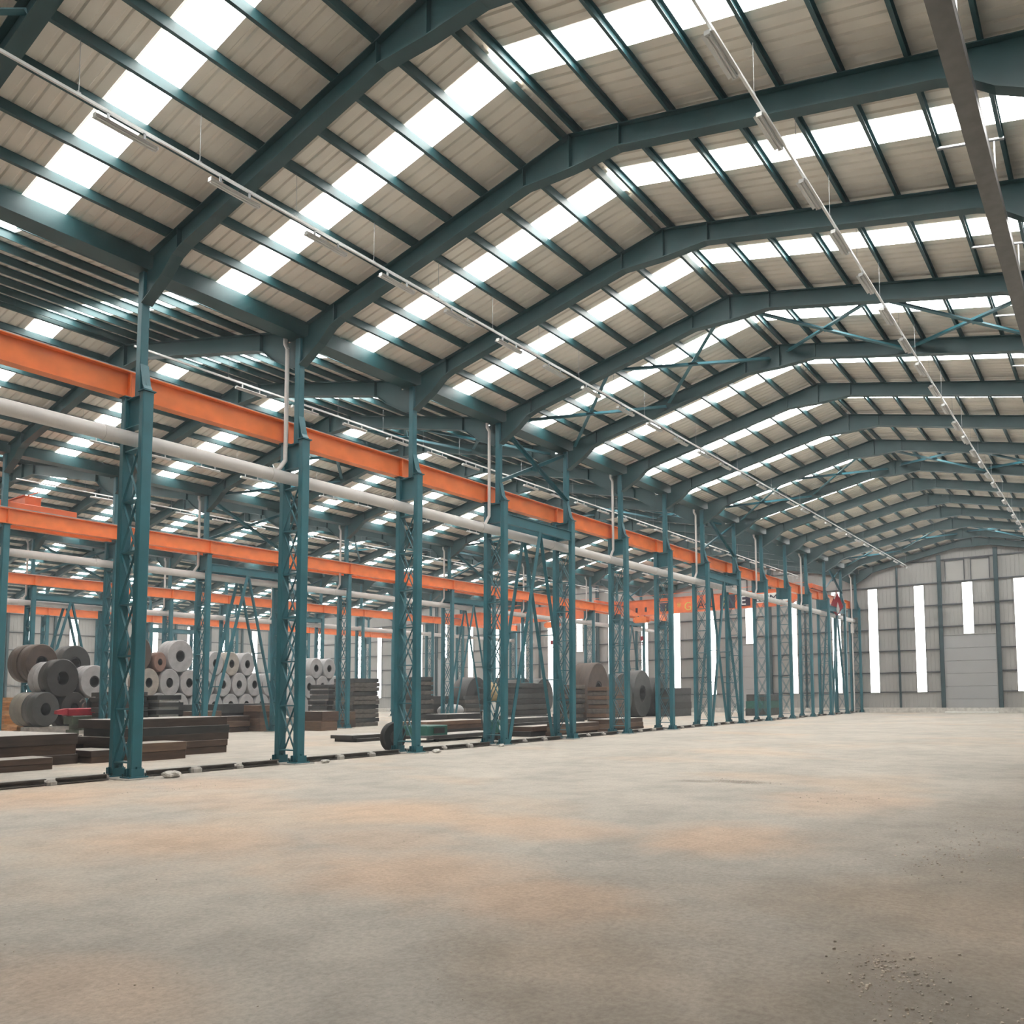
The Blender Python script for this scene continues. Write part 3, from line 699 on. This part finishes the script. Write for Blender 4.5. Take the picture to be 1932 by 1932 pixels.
# ------------------------------------------------------------------ coils
def coil(x, y, z, ry, rz_, w, m, label, group, core=True, ri=.36):
    zs = rz_/ry
    o = MB().ring((0,0,0), ry, ry*ri, w, zs).build('steel_coil', m); o.location = (x-w/2,y,z)
    tag(o, label, 'steel coil', group)
    if core: MB().ring((0,0,0), ry*ri, ry*ri*.8, w*.96, zs, 20).build('core_sleeve', CORE, o)
    MB().ring((0,0,0), ry+.006, ry-.004, .06, zs, 28).build('strap', DARKG, o)
    return o
def saddle(x0, x1, y0, y1, h, label):
    o = MB().cbox(x0,x1,y0,y1,0,h,.02).build('coil_saddle', CONC); tag(o, label, 'coil saddle')
saddle(-28.6,-27.6,8.6,12.4,.42,'grey saddle beam under the front row of dark coils')
saddle(-31.2,-29.9,8.9,13.2,.12,'low grey saddle beam under the back row of dark coils')
saddle(-28.1,-27.1,12.8,17.2,.55,'grey saddle beam behind the black plate stack')
saddle(-29.7,-28.7,17.2,23.0,.62,'grey saddle beam under the white coil pyramid')
saddle(-27.9,-26.9,22.8,26.9,.45,'grey saddle beam past the second column')
D1 = 'dark coil pile'
coil(-27.5,9.92,2.86,.72,.98,1.0,COILB,'black steel coil with open eye on the middle of the dark coil pile',D1,False)
coil(-28.55,9.92,2.84,.69,.92,1.2,WRAP,'white-wrapped coil hidden behind the black coil with open eye',D1)
coil(-27.5,11.38,2.70,.66,.86,1.2,WRAP,'white-wrapped coil with dark eye beside the first column',D1)
coil(-27.5,9.22,1.30,.60,.87,1.2,COILG,'dark grey coil at the bottom of the pile beside the timber',D1,False)
coil(-28.75,9.22,1.30,.62,.87,1.3,COILO,'olive-wrapped coil behind the bottom dark coil',D1)
coil(-27.5,10.48,1.30,.60,.87,1.2,COILB,'black bottom coil above the red beam',D1)
coil(-27.5,12.12,1.30,.60,.87,1.2,COILG,'grey bottom coil next to the first column',D1)
coil(-30.0,9.95,3.72,.74,1.0,1.0,COILBR,'brown steel coil crowning the dark coil pile',D1)
coil(-31.05,9.92,3.72,.76,1.02,1.0,COILBR,'darker brown coil behind the crowning brown coil',D1)
coil(-30.0,11.52,3.72,.74,1.0,1.2,COILG,'dark grey coil at the top of the dark pile beside the first column',D1)
coil(-30.0,10.72,2.30,.50,.60,1.2,COILB,'black coil in the shadowed middle row under the crowning coils',D1)
coil(-30.0,9.95,1.07,.66,.95,1.2,COILB,'black bottom coil in the shade behind the front row',D1)
coil(-30.0,11.45,1.07,.66,.95,1.2,COILG,'grey bottom coil in the shade behind the front row',D1)
D2 = 'white coils behind the black plates'
coil(-27,13.28,4.20,.66,.98,1.2,COILBR,'brown coil peeping out past the first column',D2)
coil(-27,14.40,3.80,.34,.55,1.2,WRAPR,'rust-coloured coil beside the big white coil',D2)
coil(-27,15.5,4.16,.72,.92,1.2,WRAP,'big white-wrapped coil on top of the pile above the black plates',D2)
coil(-27,13.85,2.65,.53,.78,1.2,WRAPT,'tan-faced coil just past the first column',D2)
coil(-27,14.95,2.65,.54,.78,1.2,WRAP,'white-wrapped coil with dark eye below the big white coil',D2)
coil(-27,16.05,2.65,.53,.76,1.2,WRAP,'white-wrapped coil at the far end of the row below the big coil',D2)
for q in range(4): coil(-27,13.3+1.1*q,1.33,.53,.76,1.2,WRAP,'white-wrapped bottom coil behind the black plates, %s from the first column' % ordw(q+1),D2)
D3 = 'white coil pyramid'
for q in range(5): coil(-28.6,17.97+1.03*q,2.60,.50,.74,1.2,WRAP,'white-wrapped upper-row coil of the coil pyramid, %s from the first column' % ordw(q+1),D3)
for q in range(6): coil(-28.6,17.45+1.03*q,1.33,.50,.70,1.2,WRAP,'white-wrapped bottom-row coil of the coil pyramid, %s from the first column' % ordw(q+1),D3)
for q in range(3): coil(-28.6,18.48+1.03*q,3.88,.48,.74,1.2,WRAP if q != 1 else WRAPT,'%s coil on the crest of the coil pyramid, %s from the first column' % ('pale tan' if q == 1 else 'white-wrapped', ordw(q+1)),D3)
D4 = 'white coils past the second column'
for q in range(3): coil(-26.8,23.72+1.0*q,2.44,.49,.74,1.2,WRAP,'white-wrapped middle-row coil past the second column, %s along' % ordw(q+1),D4)
for q in range(4): coil(-26.8,23.22+1.0*q,1.18,.49,.72,1.2,WRAP,'white-wrapped bottom-row coil past the second column, %s along' % ordw(q+1),D4)
for q in range(2): coil(-26.8,24.22+1.0*q,3.66,.48,.68,1.2,WRAP,'white-wrapped top-row coil past the second column, %s along' % ordw(q+1),D4)
D5 = 'dark coils at the back'
for q, (x, y, r, m) in enumerate(((-12,35.5,1.95,COILBR),(-12,38.5,1.6,COILG),(-12.2,41.6,1.75,COILG),(-12.4,44.6,1.5,COILB))):
    coil(x,y,r,1.3,r,1.6,m,'large dark upright coil at the back of the plate bay, %s from the portal brace' % ordw(q+1),D5)
for q, (x, y, r) in enumerate(((-24.5,37.0,1.6),(-24.5,39.8,1.6),(-24.5,42.6,1.6),(-24.5,45.4,1.6))):
    coil(x,y,r,1.25,r,1.6,COILG if q%2 else COILB,'large dark upright coil at the back of the coil bay, %s in its row' % ordw(q+1),D5)

# ------------------------------------------------------------------ red lifting beam on olive trestle
t = thing('lifting_beam', 'dark red lifting beam laid on an olive trestle', 'lifting beam', (-23.4,9.2,0))
MB().cbox(-.3,.3,-.85,2.6,1.02,1.36,.05).add([(-.3,-.85,1.05),(.3,-.85,1.05),(.3,-.85,1.34),(-.3,-.85,1.34),(-.15,-1.2,1.1),(.15,-1.2,1.1),(.15,-1.2,1.26),(-.15,-1.2,1.26)],[(4,5,6,7),(0,1,5,4),(1,2,6,5),(2,3,7,6),(3,0,4,7)]).build('beam', RED, t)
for y in (-.1,.9,1.8): MB().tube((0,y,1.36),(0,y,1.55),.05,8).path([(0,y,1.52),(.0,y+.1,1.66),(0,y-.02,1.78),(0,y-.12,1.64)],.03,6).build('lifting_lug', INKY if False else GREYB, t)
t = thing('trestle', 'olive green steel trestle under the red lifting beam', 'trestle', (-23.4,9.2,0))
MB().cbox(-.45,.45,-.7,2.4,.62,1.0,.03).cbox(-.6,.6,-.4,2.2,.34,.62,.03).build('deck', GREENM, t)
for y in (-.5,.75,2.0):
    MB().box(-.45,.45,y-.08,y+.08,.1,.36).build('leg', GREENM, t); MB().box(-.6,.6,y-.16,y+.16,0,.1).build('foot', DARK, t)

# low flat trailer with green box
t = thing('flat_trailer', 'low dark flat trailer with a green box at one end beyond the third column', 'trailer', (-4.4,13.9,0))
MB().cbox(-.7,.7,-1.9,2.3,.17,.25,.02).box(-.68,-.6,-1.8,2.2,.1,.17).box(.6,.68,-1.8,2.2,.1,.17).build('deck', DARKG, t)
g = MB().cbox(-.66,.66,-1.85,-.75,.25,.62,.03).build('box', GREEN, t)
MB().box(.66,.68,-1.5,-.95,.32,.54).build('grille', DARK, g)
for y in (-1.2,1.5):
    for x in (-.50,.50): MB().tube((x-.06,y,.085),(x+.06,y,.085),.085,14).build('wheel', RUB, t)
MB().bar((0,2.3,.2),(0,3.0,.1),.06,.06).build('tow_bar', DARK, t)
# wheel leaning by the third column
t = thing('spare_wheel', 'dark wheel leaning against the foot of the third column', 'wheel', (-1.15,8.2,.0))
o = MB().ring((0,0,.46), .46, .20, .2, 1.0).build('tyre', RUB, t)
MB().tube((-.05,0,.46),(.05,0,.46),.21,18).build('hub', DARKG, t)
# green pump with sack
t = thing('engine_pump', 'small green wheeled engine standing beyond the fourth column', 'machine', (-2.2,14.2,0))
MB().cbox(-.28,.28,-.32,.32,.30,.78,.05).build('housing', GREEN, t)
MB().tube((-.1,0,.78),(-.1,0,1.05),.05,10).tube((.12,.1,.78),(.12,.1,.95),.08,12).build('stack_pipe', DARK, t)
MB().box(-.34,.34,-.4,.4,.24,.30).build('chassis', DARKG, t)
for x in (-.34,.34):
    for y in (-.25,.25): MB().tube((x-.05,y,.16),(x+.05,y,.16),.16,14).build('wheel', RUB, t)
MB().cbox(.285,.30,-.2,.2,.4,.6,.0).build('nameplate', INKW, t)
def blob(c, rx, ry, rz_, n=18, k=12, seed=1, bump=.08):
    rnd = random.Random(seed); vs = []; fs = []
    ph = [rnd.uniform(0,6.28) for _ in range(6)]
    for i in range(k+1):
        a = math.pi*i/k
        for j in range(n):
            b = 2*math.pi*j/n; d = 1+bump*(math.sin(3*b+ph[0]+2*a)+.6*math.sin(5*b+ph[1]-3*a)+.5*math.sin(4*a+ph[2]))
            vs.append((c[0]+rx*d*math.sin(a)*math.cos(b), c[1]+ry*d*math.sin(a)*math.sin(b), max(c[2]-rz_*.92,c[2]+rz_*d*math.cos(a))))
    for i in range(k):
        for j in range(n): fs.append((i*n+j,(i+1)*n+j,(i+1)*n+(j+1)%n,i*n+(j+1)%n))
    return vs, fs
t = thing('sack', 'pale tan bulk sack tied at the neck behind the fourth column', 'sack', (-3.6,15.5,0))
vs, fs = blob((0,0,.78),.38,.40,.80,seed=4); MB().add(vs,fs,True).build('sack_body', PAPER, t)
vs, fs = blob((0,0,1.80),.36,.38,.42,seed=9); MB().add(vs,fs,True).build('sack_top', SACK, t)
t = thing('tarpaulin', 'small white tarpaulin draped over a low load before the fourth column', 'tarpaulin', (-21.3,30.9,0))
vs, fs = blob((0,0,.75),.8,1.0,.42,seed=12,bump=.05); MB().add(vs,fs,True).build('cover', WRAP, t)
MB().cbox(-.7,.7,-.85,.85,0,.5,.03).build('load', DARK, t)

# ------------------------------------------------------------------ grit and rubble on the floor
def rock(m, x, y, r, rnd):
    a = [(rnd.uniform(.7,1.1)*r*math.cos(t), rnd.uniform(.7,1.1)*r*math.sin(t)) for t in [i*2*math.pi/6 for i in range(6)]]
    h = r*rnd.uniform(.35,.8)
    vs = [(x+p[0],y+p[1],-.004) for p in a]+[(x+p[0]*.6,y+p[1]*.6,h*rnd.uniform(.7,1)) for p in a]
    m.add(vs,[tuple(range(6,12))]+[(i,(i+1)%6,6+(i+1)%6,6+i) for i in range(6)])
m = MB(); rnd = random.Random(3)
for i in range(1100):
    y = -6.5+26*rnd.random()**1.7; x = 17.5-15*rnd.random()**1.35
    rock(m, x, y, rnd.choice((.003,.004,.004,.005,.006,.009)), rnd)
for (cx0, cy0, sx, sy, n) in ((17.12,-3.95,.16,.22,260),(17.5,-4.5,.2,.2,140),(11.97,5.1,.45,.18,170),(16.9,1.0,.4,.8,170),(16.75,-.4,.35,.5,150),(14.6,3.4,.5,.5,60),(2.6,-.6,.5,.4,60)):
    for i in range(n): rock(m, rnd.gauss(cx0,sx), rnd.gauss(cy0,sy), rnd.choice((.004,.006,.008,.012,.017)), rnd)
tag(m.build('grit', STONE), 'loose grit and small rubble strewn over the dusty concrete floor', 'grit', kind='stuff')
lab = {0:'beside the kerb of the first column',1:'in front of the second column',2:'in front of the third column',3:'by the fourth column'}
for q, (x, y, r) in enumerate(((.55,.55,.16),(.50,4.5,.10),(.55,8.4,.12),(.5,11.4,.10))):
    vs, fs = blob((0,0,r*.45), r, r*1.2, r*.5, 12, 8, 20+q, .12)
    o = MB().add(vs,fs,False).build('concrete_chunk', CONCL); o.location = (x,y,0); tag(o,'broken pale concrete chunk lying '+lab[q],'rubble','concrete chunks')

# ------------------------------------------------------------------ dusty air of the hall
hz = bpy.data.materials.new('dusty_air'); hz.use_nodes = True; nt = hz.node_tree
nt.nodes.remove(nt.nodes['Principled BSDF']); vs_ = nt.nodes.new('ShaderNodeVolumeScatter')
vs_.inputs['Color'].default_value = (.90,.95,1.0,1); vs_.inputs['Density'].default_value = .0017; vs_.inputs['Anisotropy'].default_value = .2
nt.links.new(vs_.outputs[0], nt.nodes['Material Output'].inputs['Volume'])
o = MB().box(-74.1,24.1,-23.9,57.3,.001,14.2).build('haze', hz); o['kind'] = 'stuff'; o['category'] = 'haze'; o['label'] = 'thin dusty haze hanging in the air of the hall'
# ------------------------------------------------------------------ light, world, camera
w = bpy.data.worlds.new('World'); S.world = w; w.use_nodes = True
bg = w.node_tree.nodes['Background']; bg.inputs[0].default_value = (.80,.90,1.0,1); bg.inputs[1].default_value = 1.0
cam = bpy.data.cameras.new('camera'); co = bpy.data.objects.new('camera', cam); COL.objects.link(co)
cam.sensor_width = 36.; cam.sensor_fit = 'HORIZONTAL'; cam.lens = 36*1486.2358/1932
cam.shift_x = (966-1200.6609)/1932; cam.shift_y = (1203.3774-966)/1932; cam.clip_end = 400; cam.clip_start = .05
yaw, pitch, roll = 0.55155488, 0.07163434, -0.01153711
fw = Vector((-math.sin(yaw)*math.cos(pitch), math.cos(yaw)*math.cos(pitch), math.sin(pitch)))
rt = Vector((math.cos(yaw), math.sin(yaw), 0)); up = rt.cross(fw)
c_, s_ = math.cos(roll), math.sin(roll); r2 = rt*c_+up*s_; u2 = up*c_-rt*s_
co.matrix_world = Matrix(((r2.x,u2.x,-fw.x,18.38545),(r2.y,u2.y,-fw.y,-8.93822),(r2.z,u2.z,-fw.z,1.70220),(0,0,0,1)))
S.camera = co
S.view_settings.view_transform = 'Standard'; S.view_settings.look = 'None'; S.view_settings.gamma = 1.; S.view_settings.use_curve_mapping = False
S.view_settings.exposure = 0.0
S.cycles.use_denoising = True; S.cycles.max_bounces = 5; S.cycles.diffuse_bounces = 4; S.cycles.glossy_bounces = 2; S.cycles.volume_bounces = 0; S.cycles.use_adaptive_sampling = True; S.cycles.adaptive_threshold = .15; S.cycles.adaptive_min_samples = 16; S.cycles.caustics_reflective = False; S.cycles.caustics_refractive = False
S.cycles.sample_clamp_indirect = 8.
